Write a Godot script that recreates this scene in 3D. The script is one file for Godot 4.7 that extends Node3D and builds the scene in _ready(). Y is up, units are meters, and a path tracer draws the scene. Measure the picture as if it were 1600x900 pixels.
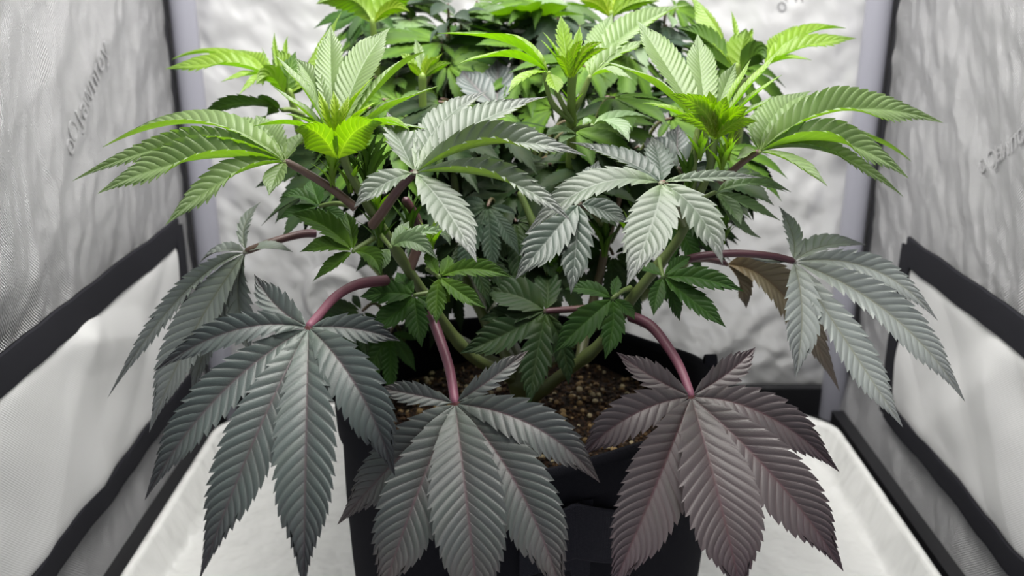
extends Node3D
# A potted plant in a reflective grow tent. Metres, y up. The camera stands in the open tent door and looks down along -Z.

const FOCAL := 1500.0          # focal length in pixels of the 1600 x 900 frame
const PITCH := 0.3282          # the camera looks down by 18.8 degrees
const EYE := Vector3(0, 0.66, 0)
const X_LEFT := -0.46
const X_RIGHT := 0.51
const Z_BACK := -1.355
const Z_FRONT := -0.40
const POT := Vector3(0.013, 0.0, -0.832)
const POT_R := 0.175
const POT_H := 0.28

var cam_f := Vector3(0, -sin(PITCH), -cos(PITCH))
var cam_u := Vector3(0, cos(PITCH), -sin(PITCH))
var names := {}
var M := {}
var PAL := {}
var rng := RandomNumberGenerator.new()
var plant: Node3D
var wrinkle := FastNoiseLite.new()
var crease := FastNoiseLite.new()
var swell := FastNoiseLite.new()
var speck := FastNoiseLite.new()

# ------------------------------------------------------------------ helpers
class Buf:
	var v := PackedVector3Array()
	var n := PackedVector3Array()
	var c := PackedColorArray()
	var t := PackedVector2Array()
	var i := PackedInt32Array()

	func grid(p: PackedVector3Array, col: PackedColorArray, uv: PackedVector2Array, rows: int, cols: int, closed := false) -> void:
		var at := v.size()
		var nn := PackedVector3Array()
		nn.resize(p.size())
		for r in rows - 1:
			var k := r * cols
			for q in cols - 1:
				var a := k + q
				var b := a + 1
				var d := a + cols
				var e := d + 1
				var pa := p[a]
				var pb := p[b]
				var pd := p[d]
				var pe := p[e]
				var n1 := (pb - pa).cross(pd - pa)
				var n2 := (pd - pe).cross(pb - pe)
				var n3 := n1 + n2
				nn[a] += n1
				nn[e] += n2
				nn[b] += n3
				nn[d] += n3
				i.append_array([at + a, at + d, at + b, at + b, at + d, at + e])
		if closed:
			for r in rows:
				var s := nn[r * cols] + nn[r * cols + cols - 1]
				nn[r * cols] = s
				nn[r * cols + cols - 1] = s
		for k in nn.size():
			var m := nn[k]
			nn[k] = m.normalized() if m.length_squared() > 1e-24 else Vector3.UP
		v.append_array(p)
		n.append_array(nn)
		c.append_array(col)
		t.append_array(uv)

	func quad(a: Vector3, b: Vector3, d: Vector3, e: Vector3, col := Color.WHITE, scale := 1.0) -> void:   # a, b along S; d, e one step along T
		var m := (b - a).cross(d - a).normalized()
		var at := v.size()
		var w := (b - a).length() * scale
		var h := (d - a).length() * scale
		v.append_array([a, b, d, e])
		n.append_array([m, m, m, m])
		c.append_array([col, col, col, col])
		t.append_array([Vector2(0, 0), Vector2(w, 0), Vector2(0, h), Vector2(w, h)])
		i.append_array([at, at + 2, at + 1, at + 1, at + 2, at + 3])

	func box(lo: Vector3, hi: Vector3) -> void:
		var x0 := Vector3(lo.x, 0, 0)
		var x1 := Vector3(hi.x, 0, 0)
		var f := func(x, y, z): return Vector3(x, y, z)
		quad(f.call(lo.x, lo.y, hi.z), f.call(hi.x, lo.y, hi.z), f.call(lo.x, hi.y, hi.z), f.call(hi.x, hi.y, hi.z))
		quad(f.call(hi.x, lo.y, lo.z), f.call(lo.x, lo.y, lo.z), f.call(hi.x, hi.y, lo.z), f.call(lo.x, hi.y, lo.z))
		quad(f.call(hi.x, lo.y, hi.z), f.call(hi.x, lo.y, lo.z), f.call(hi.x, hi.y, hi.z), f.call(hi.x, hi.y, lo.z))
		quad(f.call(lo.x, lo.y, lo.z), f.call(lo.x, lo.y, hi.z), f.call(lo.x, hi.y, lo.z), f.call(lo.x, hi.y, hi.z))
		quad(f.call(lo.x, hi.y, hi.z), f.call(hi.x, hi.y, hi.z), f.call(lo.x, hi.y, lo.z), f.call(hi.x, hi.y, lo.z))
		quad(f.call(lo.x, lo.y, lo.z), f.call(hi.x, lo.y, lo.z), f.call(lo.x, lo.y, hi.z), f.call(hi.x, lo.y, hi.z))

	func mesh() -> ArrayMesh:
		var a := []
		a.resize(Mesh.ARRAY_MAX)
		a[Mesh.ARRAY_VERTEX] = v
		a[Mesh.ARRAY_NORMAL] = n
		a[Mesh.ARRAY_COLOR] = c
		a[Mesh.ARRAY_TEX_UV] = t
		a[Mesh.ARRAY_INDEX] = i
		var m := ArrayMesh.new()
		m.add_surface_from_arrays(Mesh.PRIMITIVE_TRIANGLES, a)
		return m

func numbered(called: String) -> String:
	var k: int = names.get(called, 0)
	names[called] = k + 1
	return called if k == 0 else "%s_%03d" % [called, k]

func put(called: String, b: Buf, mat: Material, parent: Node = self) -> MeshInstance3D:
	var o := MeshInstance3D.new()
	o.name = numbered(called)
	o.mesh = b.mesh()
	o.material_override = mat
	o.cast_shadow = GeometryInstance3D.SHADOW_CASTING_SETTING_ON
	parent.add_child(o, true)
	return o

func tag(o: Node, label: String, category := "", kind := "", group := "") -> void:
	if label: o.set_meta("label", label)
	if category: o.set_meta("category", category)
	if kind: o.set_meta("kind", kind)
	if group: o.set_meta("group", group)

func base(called: String, at := Vector3.ZERO, parent: Node = self) -> Node3D:
	var o := Node3D.new()
	o.name = numbered(called)
	parent.add_child(o, true)
	o.position = at
	return o

func at(x: float, y: float, d: float) -> Vector3:
	return EYE + cam_f * d + Vector3.RIGHT * ((x - 800.0) / FOCAL * d) - cam_u * ((y - 450.0) / FOCAL * d)

func tilt(r: float, u: float, t: float) -> Vector3:   # a direction from right, up and towards the door
	return (Vector3.RIGHT * r + cam_u * u - cam_f * t).normalized()

func lin(r: float, g: float, b: float) -> Color:
	return Color(r / 255.0, g / 255.0, b / 255.0).srgb_to_linear()

func mat(col: Color, rough := 0.6, metal := 0.0, vertex := false) -> StandardMaterial3D:
	var m := StandardMaterial3D.new()
	m.albedo_color = col
	m.roughness = rough
	m.metallic = metal
	m.vertex_color_use_as_albedo = vertex
	m.cull_mode = BaseMaterial3D.CULL_DISABLED
	return m

func catmull(p: Array, k: int) -> Array:
	var out := []
	for s in p.size() - 1:
		var a: Vector3 = p[max(s - 1, 0)]
		var b: Vector3 = p[s]
		var c: Vector3 = p[s + 1]
		var d: Vector3 = p[min(s + 2, p.size() - 1)]
		for q in k:
			out.append(b.cubic_interpolate(c, a, d, float(q) / k))
	out.append(p[-1])
	return out

func tube(b: Buf, pts: Array, r0: float, r1: float, c0: Color, c1: Color, sides := 9, ribs := 0.0, k := 6, knots := 0.0) -> void:
	var p := catmull(pts, k)
	var v := PackedVector3Array()
	var col := PackedColorArray()
	var uv := PackedVector2Array()
	var side := Vector3.ZERO
	var run := 0.0
	for q in p.size():
		var t: Vector3 = (p[min(q + 1, p.size() - 1)] - p[max(q - 1, 0)]).normalized()
		if q == 0:
			side = t.cross(Vector3(0.3, 0.2, 1)).normalized()
		side = (side - t * side.dot(t)).normalized()
		var up := t.cross(side)
		var f := float(q) / (p.size() - 1)
		if q > 0: run += (p[q] - p[q - 1]).length()
		for s in sides + 1:
			var a := TAU * s / sides
			var r := lerpf(r0, r1, f) * (1.0 + knots * exp(-pow((fposmod(run / 0.052, 1.0) - 0.5) * 7.0, 2.0))) * (1.0 + ribs * (0.5 + 0.5 * cos(a * 4.0)))
			if q == p.size() - 1: r *= 0.75
			v.append(p[q] + (side * cos(a) + up * sin(a)) * r)
			col.append(c0.lerp(c1, f))
			uv.append(Vector2(float(s) / sides * 2.0, run * 60.0))
	for s in sides + 1:   # round off the end
		v.append(p[-1] + (p[-1] - p[-2]).normalized() * r1 * 0.5)
		col.append(c1)
		uv.append(Vector2(0, run * 60.0))
	b.grid(v, col, uv, p.size() + 1, sides + 1, true)

func sweep(b: Buf, pts: Array, across: Array, out: Array, w: float, h: float) -> void:   # a flat strap: rectangle swept along pts
	var v := PackedVector3Array()
	var col := PackedColorArray()
	var uv := PackedVector2Array()
	var run := 0.0
	for q in pts.size():
		if q > 0: run += (pts[q] - pts[q - 1]).length()
		var a: Vector3 = across[q] * w * 0.5
		var o: Vector3 = out[q] * h
		var ring := [-a, -a + o * 0.7, -a * 0.93 + o, -a * 0.4 + o, a * 0.4 + o, a * 0.93 + o, a + o * 0.7, a, -a]
		for s in ring.size():
			v.append(pts[q] + ring[s])
			col.append(Color.WHITE)
			uv.append(Vector2([0.0, 0.02, 0.04, 0.3, 0.7, 0.96, 0.98, 1.0, 2.0][s] * w * 200.0, run * 200.0))
	b.grid(v, col, uv, pts.size(), 9)

# ------------------------------------------------------------------ leaves
# One blade from b over m to t: a serrated lamina with sunken side veins that run out to the teeth, folded along its midrib.
func blade(buf: Buf, b: Vector3, m: Vector3, t: Vector3, up: Vector3, w: float, p: Dictionary, o := {}) -> void:
	var ctrl := m * 2.0 - (b + t) * 0.5
	var teeth: int = o.get("teeth", 17)
	var fine: bool = o.get("fine", true)
	var fold: float = o.get("fold", 0.25)
	var roll: float = o.get("roll", 0.0)
	var twist: float = o.get("twist", 0.0)
	var cup: float = o.get("cup", 0.0)
	var relief: float = o.get("relief", 1.0) * float(p.get("relief", 1.0))
	var peak: float = o.get("peak", 1.0)
	var flat: float = o.get("flat", 0.9)
	var K := 48
	var pos := PackedVector3Array()
	var sid := PackedVector3Array()
	var nor := PackedVector3Array()
	var length := 0.0
	for k in K + 1:
		var u := float(k) / K
		pos.append(b * (1 - u) * (1 - u) + ctrl * 2.0 * u * (1 - u) + t * u * u)
		if k > 0: length += (pos[k] - pos[k - 1]).length()
	var wob := rng.randf() * TAU
	for k in K + 1:
		var tan := (pos[min(k + 1, K)] - pos[max(k - 1, 0)]).normalized()
		var s := tan.cross(up)
		s = s.normalized() if s.length() > 0.02 else tan.cross(Vector3(0.2, 0.9, 0.3)).normalized()
		s = s.rotated(tan, deg_to_rad(roll + twist * k / K) + 0.06 * sin(wob + 5.0 * k / K))
		sid.append(s)
		nor.append(s.cross(tan))
	var ph := [0.0, 0.4, 0.76, 0.89] if fine else [0.0, 0.7]
	var puff := [0.85, 1.0, 0.8, 0.0]
	var ss := [-1.0, -0.78, -0.55, -0.3, -0.06, 0.0, 0.06, 0.3, 0.55, 0.78, 1.0] if fine else [-1.0, -0.5, 0.0, 0.5, 1.0]
	var cols := ss.size()
	var rows := teeth * ph.size() + 1
	var v := PackedVector3Array()
	var col := PackedColorArray()
	var uv := PackedVector2Array()
	v.resize(rows * cols)
	col.resize(rows * cols)
	uv.resize(rows * cols)
	var hw0 := w * 0.5
	var ea := 1.0
	var eb := 1.0 * peak
	var um := ea / (ea + eb)
	var norm := pow(um, ea) * pow(1 - um, eb)
	var spacing := length / teeth
	var cbase: Color = p.base
	var cmid: Color = p.mid
	var ctip: Color = p.tip
	var cvein: Color = p.vein
	var kk := 0
	var jit := PackedFloat32Array()
	for k in teeth * 2 + 2: jit.append(rng.randf_range(-1, 1))
	for r in rows:
		var tooth := r / ph.size()
		var phi: float = ph[r % ph.size()]
		var u0 := minf((tooth + phi) / teeth, 1.0)
		# spread rows a little tighter towards the tip
		u0 = u0 * (1.12 - 0.12 * u0)
		var h0 := hw0 * pow(u0, ea) * pow(1.0 - u0, eb) / norm
		var shift := 1.05 * h0 / length
		var bulge: float = puff[r % 4] if fine else phi * 0.8
		var toothed := smoothstep(0.06, 0.2, u0) * (1.0 - smoothstep(0.93, 1.0, u0))
		for q in cols:
			var s: float = ss[q]
			var a := absf(s)
			var j: float = jit[tooth * 2 + (1 if s > 0 else 0)]
			var uu := minf(u0 + a * shift + a * a * a * 0.3 / teeth * toothed * (1.0 if phi > 0.5 else 0.0), 1.0)
			var hw := hw0 * pow(uu, ea) * pow(maxf(1.0 - uu, 0.0), eb) / norm * (1.0 - 0.4 * smoothstep(0.72, 0.95, uu))
			if uu > 0.9: hw = maxf(hw, hw0 * 0.05 * (1.0 - uu) / 0.1)
			var e := (minf(phi / 0.89, 1.0))
			var cut := minf(0.42 * spacing / maxf(hw, 1e-5), 0.34) * (1.0 + 0.35 * j)
			var lat := s * hw * (1.0 - toothed * cut * (1.0 - e) * a * a)
			var fi := uu * K
			var i0 := mini(int(fi), K - 1)
			var f := fi - i0
			var P := pos[i0].lerp(pos[i0 + 1], f)
			var S := sid[i0].lerp(sid[i0 + 1], f)
			var N := nor[i0].lerp(nor[i0 + 1], f)
			var rise := bulge * spacing * 0.115 * relief * smoothstep(0.02, 0.25, a) * (1.0 - 0.55 * smoothstep(0.8, 1.0, a)) * minf(1.0, hw / (hw0 * 0.3 + 1e-6))
			if a == 0.0: rise -= spacing * 0.03 * relief
			var fd := fold * (1.0 - flat * smoothstep(0.4, 0.8, uu)) if fold > 0.4 else fold
			var high := fd * a * hw + cup * a * a * hw + rise
			v[kk] = P + S * (lat * (1.0 - 0.3 * fd * fd)) + N * high
			var cc := cbase.lerp(cmid, smoothstep(0.0, 0.32, uu)).lerp(ctip, smoothstep(0.6, 1.0, uu))
			var rib := (1.0 - smoothstep(0.0, 0.09, a)) * (1.0 - 0.55 * uu)
			if fine and phi > 0.8: rib = maxf(rib, float(p.get("ribs", 0.25)) * (1.0 - a * 0.5))
			cc = cc.lerp(cvein, rib * p.get("veined", 0.8))
			cc = cc * (1.0 + 0.06 * j)
			cc.a = 1.0
			col[kk] = cc
			uv[kk] = Vector2(lat, uu * length) * 40.0
			kk += 1
	buf.grid(v, col, uv, rows, cols)

func opts(f: Dictionary, extra: Dictionary) -> Dictionary:
	var o := f.duplicate()
	o.merge(extra, true)
	return o

# A fan leaf of the plant. hub: pixel and distance; list: [tip x, y, depth change, mid x, y, depth change, width in pixels, (roll, fold, pal)] per blade
func fan(called: String, hub: Array, up: Vector3, pal: String, o: Dictionary, list: Array, stalk := [], split := true, stalk_r := 0.0026, stalk_c := ["purple", "pink"]) -> Node3D:
	var h := at(hub[0], hub[1], hub[2])
	var leaf := base(called, h, plant)
	leaf.position = h - plant.position
	var join := Buf.new()
	for k in list.size():
		var q: Array = list[k]
		var b := Buf.new() if split else join
		var d: float = hub[2]
		var t := at(q[0], q[1], d + q[2])
		var m := at(q[3], q[4], d + q[5])
		var w: float = q[6] / FOCAL * (d + q[5]) * float(o.get("wide", 1.2))
		var from := h + (m - h).normalized() * 0.002
		if q.size() > 9 and q[9] is Array: from = at(q[9][0], q[9][1], d + q[9][2])
		var e := o.duplicate()
		if q.size() > 7: e.roll = q[7] + o.get("roll", 0.0)
		if q.size() > 8: e.fold = q[8]
		e.twist = float(o.get("twist", 0.0)) if e.fold > 0.45 else 0.0
		var len := (t - from).length()
		if not e.has("teeth"): e.teeth = clampi(int(len / 0.0074), 9, 22)
		var palette: Dictionary = PAL[pal]
		if q.size() > 10: palette = PAL[q[10]]
		blade(b, from - h, m - h, t - h, up, w, palette, e)
		if split: put("leaflet", b, leaf_mat(pal), leaf)
	if not split: put("blade", join, leaf_mat(pal), leaf)
	if stalk.size():
		var b := Buf.new()
		var pts := []
		for q in stalk: pts.append(at(q[0], q[1], q[2]) - h)
		tube(b, pts, stalk_r * 1.1, stalk_r * 0.85, PAL.stem[stalk_c[0]], PAL.stem[stalk_c[1]], 10, 0.16)
		# the small pad where the leaflets meet the stalk
		var end: Vector3 = pts[-1] - h + h
		var pad: Color = PAL.stem.hub if stalk_c[1] == "pink" else PAL.stem[stalk_c[1]].lerp(PAL[pal].base, 0.5)
		tube(b, [end + up * -0.0012, end + up * 0.0005], stalk_r * 1.0, stalk_r * 0.8, pad, pad, 10)
		put("petiole", b, M.stem, leaf)
	return leaf

func leaf_mat(pal: String) -> Material:
	return M.leaf_dark if pal in ["dark", "deep", "green", "shade"] else M.leaf_fresh if pal in ["fresh", "lime", "tip", "rear"] else M.leaf_silver if pal == "silver" else M.leaf_green if pal in ["pale"] else M.leaf

# A whole leaf from its axis, for the foliage inside the plant
func small_leaf(hub: Vector3, axis: Vector3, up: Vector3, size: float, pal: String, count: int, droop: float, stem_to = null, fine := false) -> void:
	var leaf := base("fan_leaf", hub - plant.position, plant)
	var b := Buf.new()
	var n := (up - axis * up.dot(axis)).normalized()
	var half := count / 2
	for k in count:
		var j := k - half
		var ang: float = [0.0, 0.5, 1.05, 1.75, 2.3][absi(j)] * signf(j) + rng.randf_range(-0.08, 0.08)
		var l: float = size * [1.0, 0.92, 0.7, 0.4, 0.25][absi(j)] * rng.randf_range(0.92, 1.05)
		var dir := axis.rotated(n, ang)
		var sag := droop * rng.randf_range(0.7, 1.3)
		var m := dir * l * 0.52 - n * l * sag * 0.18
		var t := dir * l * 0.96 - n * l * sag * 0.62 + Vector3.DOWN * l * sag * 0.15
		blade(b, dir * 0.003, m, t, n, l * rng.randf_range(0.27, 0.34), PAL[pal], {"teeth": 13, "fine": fine, "fold": rng.randf_range(0.05, 0.45), "roll": rng.randf_range(-14, 14)})
	put("blade", b, leaf_mat(pal), leaf)
	if stem_to != null:
		var s := Buf.new()
		var to: Vector3 = stem_to - hub
		tube(s, [to, to * 0.45 + Vector3.UP * 0.012, Vector3.ZERO], 0.002, 0.0015, PAL.stem.green, PAL.stem.dusky, 7, 0.1, 5)
		put("petiole", s, M.stem, leaf)

# A growing tip: young blades as sub-parts of one part. list: [base x, y, depth, mid ..., tip ..., width, palette, fold, up]
func shoot(list: Array, split := true) -> void:
	var q0: Array = list[0]
	var h := at(q0[0], q0[1], q0[2])
	var tip := base("shoot_tip", h - plant.position, plant)
	var join := {}
	for q in list:
		var f := at(q[0], q[1], q[2]) - h
		var m := at(q[3], q[4], q[5]) - h
		var t := at(q[6], q[7], q[8]) - h
		var w: float = q[9] / FOCAL * q[5] * 1.15
		var pal: String = q[10]
		var b := Buf.new()
		if not split:
			if not join.has(pal): join[pal] = Buf.new()
			b = join[pal]
		blade(b, f, m, t, q[12], w, PAL[pal], {"teeth": clampi(int((t - f).length() / (0.0042 if pal == "tip" else 0.0052)), 8, 22), "fold": q[11], "peak": 0.95})
		if split: put("young_leaflet", b, leaf_mat(pal), tip)
	for pal in join: put("young_leaves", join[pal], leaf_mat(pal), tip)

# A tight side bud of narrow leaflets at a node
func bud(x: float, y: float, d: float, size: float, pal: String, count := 9, lean := Vector3.ZERO) -> void:
	var h := at(x, y, d)
	var o := base("side_bud", h - plant.position, plant)
	var b := Buf.new()
	for k in count:
		var a := TAU * k / count + rng.randf_range(-0.3, 0.3)
		var spread := rng.randf_range(0.25, 0.75) if k % 3 else 0.12
		var dir := (Vector3(cos(a) * spread, 1.0, sin(a) * spread) + lean).normalized()
		var l := size * rng.randf_range(0.65, 1.1)
		var out := Vector3(cos(a), 0.15, sin(a))
		blade(b, Vector3(cos(a), -0.6, sin(a)) * size * 0.06, dir * l * 0.5, dir * l + out * l * 0.22, (Vector3.UP * 0.6 - out).normalized(), l * 0.2, PAL[pal], {"teeth": 9, "fine": false, "fold": 0.5})
	put("blade", b, leaf_mat(pal), o)

func stem(pts: Array, r0: float, r1: float, c0: String, c1: String, called := "branch") -> void:
	var b := Buf.new()
	var p := []
	for q in pts: p.append(at(q[0], q[1], q[2]) - plant.position)
	tube(b, p, r0, r1, PAL.stem[c0], PAL.stem[c1], 11, 0.14, 12, 0.22)
	put(called, b, M.stem, plant)

# ------------------------------------------------------------------ textures
func weave(size: int, cells: int, diamond: bool, strength: float) -> ImageTexture:
	var im := Image.create(size, size, false, Image.FORMAT_RGB8)
	for y in size:
		for x in size:
			var u := float(x) / size * cells
			var w := float(y) / size * cells
			var h := 0.0
			if diamond:
				h = 0.5 + 0.25 * (cos(TAU * (u + w)) + cos(TAU * (u - w)))
			else:
				var over := (int(floor(u)) + int(floor(w))) % 2 == 0
				h = absf(sin(PI * u)) * (0.5 + 0.5 * absf(sin(PI * w))) if over else absf(sin(PI * w)) * (0.5 + 0.5 * absf(sin(PI * u))) * 0.8
			im.set_pixel(x, y, Color(h, h, h))
	im.bump_map_to_normal_map(strength)
	return ImageTexture.create_from_image(im)

func noise_tex(freq: float, octaves: int, size := 512, normal := 0.0, kind := FastNoiseLite.TYPE_SIMPLEX_SMOOTH, ramp: Gradient = null) -> NoiseTexture2D:
	var n := FastNoiseLite.new()
	n.noise_type = kind
	n.frequency = freq
	n.fractal_octaves = octaves
	n.seed = 11
	var t := NoiseTexture2D.new()
	t.noise = n
	t.width = size
	t.height = size
	t.seamless = true
	if normal > 0.0:
		t.as_normal_map = true
		t.bump_strength = normal
	if ramp: t.color_ramp = ramp
	return t

func ramp(stops: Array) -> Gradient:
	var g := Gradient.new()
	var off := PackedFloat32Array()
	var col := PackedColorArray()
	for s in stops:
		off.append(s[0])
		col.append(s[1])
	g.offsets = off
	g.colors = col
	return g

func make_materials() -> void:
	# the foil cloth of the tent
	var foil := mat(Color(0.72, 0.72, 0.73), 0.3, 0.55)
	foil.normal_enabled = true
	foil.normal_texture = weave(64, 4, true, 5.0)
	foil.normal_scale = 1.7
	foil.uv1_scale = Vector3(72, 72, 72)
	M.foil = foil
	var foil_back := mat(Color(0.88, 0.88, 0.885), 0.34, 0.4)
	M.foil_back = foil_back
	var cloth := mat(Color(0.83, 0.83, 0.835), 0.5, 0.15)
	cloth.normal_enabled = true
	cloth.normal_texture = foil.normal_texture
	cloth.normal_scale = 0.3
	cloth.uv1_scale = Vector3(85, 85, 85)
	M.cloth = cloth
	var binding := mat(Color(0.125, 0.125, 0.15), 0.8)
	binding.metallic_specular = 0.3
	binding.normal_enabled = true
	binding.normal_texture = weave(64, 4, false, 5.0)
	binding.normal_scale = 0.9
	M.binding = binding
	M.liner = mat(Color(0.1, 0.1, 0.115), 0.5)
	M.floor = mat(Color(0.05, 0.05, 0.06), 0.55)
	M.pole = mat(Color(0.6, 0.6, 0.645), 0.4, 0.1)
	M.seam = mat(Color(0.13, 0.13, 0.15), 0.7)
	M.ink = mat(Color(0.64, 0.64, 0.65), 0.5, 0.4)
	var pot := mat(Color(0.09, 0.09, 0.115).srgb_to_linear().linear_to_srgb(), 0.95)
	pot.metallic_specular = 0.25
	pot.normal_enabled = true
	pot.normal_texture = noise_tex(0.09, 4, 512, 5.0)
	pot.uv1_scale = Vector3(6, 3, 1)
	M.pot = pot
	var web := mat(Color(0.12, 0.12, 0.155), 0.85)
	web.metallic_specular = 0.3
	web.normal_enabled = true
	web.normal_texture = binding.normal_texture
	web.normal_scale = 1.0
	M.webbing = web
	var soil := mat(Color.WHITE, 0.95)
	soil.albedo_texture = noise_tex(0.03, 5, 512, 0.0, FastNoiseLite.TYPE_SIMPLEX_SMOOTH, ramp([[0.0, Color(0.05, 0.03, 0.02)], [0.45, Color(0.14, 0.09, 0.06)], [0.7, Color(0.24, 0.15, 0.09)], [1.0, Color(0.36, 0.24, 0.15)]]))
	soil.uv1_scale = Vector3(4, 4, 4)
	M.soil = soil
	M.grain = mat(Color.WHITE, 0.85, 0.0, true)
	var tray := mat(Color(0.95, 0.95, 0.945), 0.2)
	tray.normal_enabled = true
	tray.normal_texture = noise_tex(0.01, 4, 512, 14.0)
	tray.normal_scale = 0.6
	tray.uv1_scale = Vector3(2, 2, 2)
	M.tray = tray
	# leaves
	var skin := noise_tex(0.05, 4, 512, 6.0, FastNoiseLite.TYPE_CELLULAR)
	for k in [["leaf_dark", 0.52, 0.45, Color(0.8, 1.0, 0.2)], ["leaf", 0.46, 0.22, Color(0.85, 1.0, 0.35)], ["leaf_green", 0.46, 0.5, Color(0.85, 1.0, 0.3)], ["leaf_silver", 0.45, 0.8, Color(0.85, 1.0, 0.12)], ["leaf_fresh", 0.42, 0.95, Color(0.85, 1.0, 0.1)]]:
		var m := mat(Color.WHITE, k[1], 0.0, true)
		m.normal_enabled = true
		m.normal_texture = skin
		m.normal_scale = 0.28
		m.metallic_specular = 0.28 if k[0] == "leaf_dark" else 0.5
		m.backlight_enabled = true
		m.backlight = Color(k[3].r * k[2], k[3].g * k[2], k[3].b * k[2])
		M[k[0]] = m
	M.stem = mat(Color.WHITE, 0.5, 0.0, true)
	var lamp := mat(Color(0.9, 0.9, 0.9), 0.5)
	lamp.emission_enabled = true
	lamp.emission = Color(1, 0.99, 0.97)
	lamp.emission_energy_multiplier = 3.0
	M.lamp = lamp
	M.metal = mat(Color(0.75, 0.75, 0.77), 0.35, 0.8)

	var pal := func(called, b, m, t, v, veined): PAL[called] = {"base": b, "mid": m, "tip": t, "vein": v, "veined": veined}
	pal.call("low", lin(94, 104, 98), lin(76, 85, 83), lin(56, 57, 60), lin(72, 38, 50), 0.8)
	pal.call("low_mid", lin(88, 95, 90), lin(75, 80, 79), lin(84, 76, 76), lin(80, 38, 52), 0.8)
	pal.call("low_right", lin(88, 82, 82), lin(80, 72, 74), lin(68, 55, 61), lin(78, 36, 44), 0.8)
	pal.call("grey", lin(146, 152, 144), lin(143, 149, 147), lin(118, 121, 122), lin(104, 100, 60), 0.7)
	pal.call("olive", lin(134, 112, 82), lin(130, 118, 98), lin(110, 100, 94), lin(112, 78, 58), 0.7)
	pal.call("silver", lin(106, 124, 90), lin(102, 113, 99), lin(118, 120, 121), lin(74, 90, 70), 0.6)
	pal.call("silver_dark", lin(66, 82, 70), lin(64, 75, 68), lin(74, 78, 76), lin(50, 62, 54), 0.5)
	pal.call("fresh", lin(132, 158, 84), lin(126, 148, 98), lin(138, 156, 120), lin(96, 124, 64), 0.65)
	pal.call("pale", lin(114, 140, 86), lin(104, 128, 90), lin(116, 132, 106), lin(88, 114, 68), 0.5)
	pal.call("rear", lin(102, 132, 66), lin(96, 124, 74), lin(108, 130, 90), lin(80, 106, 54), 0.5)
	pal.call("lime", lin(136, 168, 46), lin(130, 162, 54), lin(136, 164, 84), lin(106, 138, 36), 0.6)
	pal.call("tip", lin(150, 172, 34), lin(134, 162, 30), lin(146, 174, 66), lin(196, 212, 86), 0.8)
	PAL.tip.ribs = 0.75
	PAL.tip.relief = 1.5
	PAL.fresh.relief = 1.45
	PAL.lime.relief = 1.4
	PAL.fresh.ribs = 0.4
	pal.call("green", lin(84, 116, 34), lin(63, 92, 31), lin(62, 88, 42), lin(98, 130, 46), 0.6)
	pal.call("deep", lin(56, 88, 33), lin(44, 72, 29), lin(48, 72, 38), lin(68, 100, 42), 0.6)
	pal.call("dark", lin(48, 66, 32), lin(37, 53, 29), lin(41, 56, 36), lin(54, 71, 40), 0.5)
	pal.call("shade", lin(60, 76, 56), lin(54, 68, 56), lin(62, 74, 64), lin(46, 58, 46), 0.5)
	PAL.stem = {"hub": lin(112, 66, 66), "purple": lin(76, 40, 52), "pink": lin(134, 80, 100), "green": lin(92, 110, 58), "pale": lin(132, 148, 84), "dusky": lin(100, 76, 70), "wood": lin(72, 80, 42), "lime": lin(122, 146, 68)}

# ------------------------------------------------------------------ the tent
func ripple(y: float, z: float, seed_y: float) -> float:
	var r := wrinkle.get_noise_2d(z * 620.0 + y * 120.0, y * 380.0 + seed_y) * 0.0030
	r += (absf(crease.get_noise_2d(z * 400.0 + y * 190.0, y * 330.0 + seed_y)) - 0.2) * -0.0036
	r += swell.get_noise_2d(z * 260.0 + y * 90.0, y * 190.0 + seed_y) * 0.0055
	if seed_y == 800.0:
		r = r * 0.3 + swell.get_noise_2d(z * 420.0, y * 420.0) * 0.0055 + wrinkle.get_noise_2d(z * 300.0 + y * 80.0, y * 300.0) * 0.004
	elif seed_y == 0.0:
		r = r * 0.8 + clampf((z + 0.925) * 0.2, 0.0, 0.03) * smoothstep(0.325, 0.4, y)
	else:
		r = r * 0.8 + clampf((z + 0.93 + (y - 0.34) * 0.82) * 0.12, 0.0, 0.03) * smoothstep(0.3, 0.4, y)
	return r

func foil_wall(called: String, axis: int, where: float, a0: float, a1: float, seed_y: float, material: Material) -> MeshInstance3D:
	# axis 0: a side wall at x = where that faces the middle, spans z; axis 2: the back wall, spans x
	var b := Buf.new()
	var rows := 270
	var cols := 250
	var v := PackedVector3Array()
	var col := PackedColorArray()
	var uv := PackedVector2Array()
	var face := -signf(where) if axis == 0 else 1.0
	for r in rows:
		var y := 1.5 * pow(float(r) / (rows - 1), 1.35)
		for q in cols:
			var f := float(q) / (cols - 1)
			var s := lerpf(a0, a1, f)
			var h := ripple(y, s, seed_y) * face * smoothstep(0.0, 0.06, f) * smoothstep(0.0, 0.06, 1.0 - f) * smoothstep(0.0, 0.05, y)
			if axis == 0: h += face * 0.02 * pow(maxf(0.0, 1.0 - y / 0.1), 1.2)
			v.append(Vector3(where + h, y, s) if axis == 0 else Vector3(s, y, where + h))
			col.append(Color.WHITE)
			uv.append(Vector2(s, y))
	b.grid(v, col, uv, rows, cols)
	# thickness behind the sheet
	var t := 0.012
	if axis == 0:
		var x := where - face * t
		var x2 := where - face * (t + 0.01)
		b.box(Vector3(minf(x, x2), 0, minf(a0, a1)), Vector3(maxf(x, x2), 1.5, maxf(a0, a1)))
	else:
		b.box(Vector3(minf(a0, a1), 0, where - t - 0.01), Vector3(maxf(a0, a1), 1.5, where - t))
	var o := put(called, b, material)
	tag(o, "", "", "structure")
	return o

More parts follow.
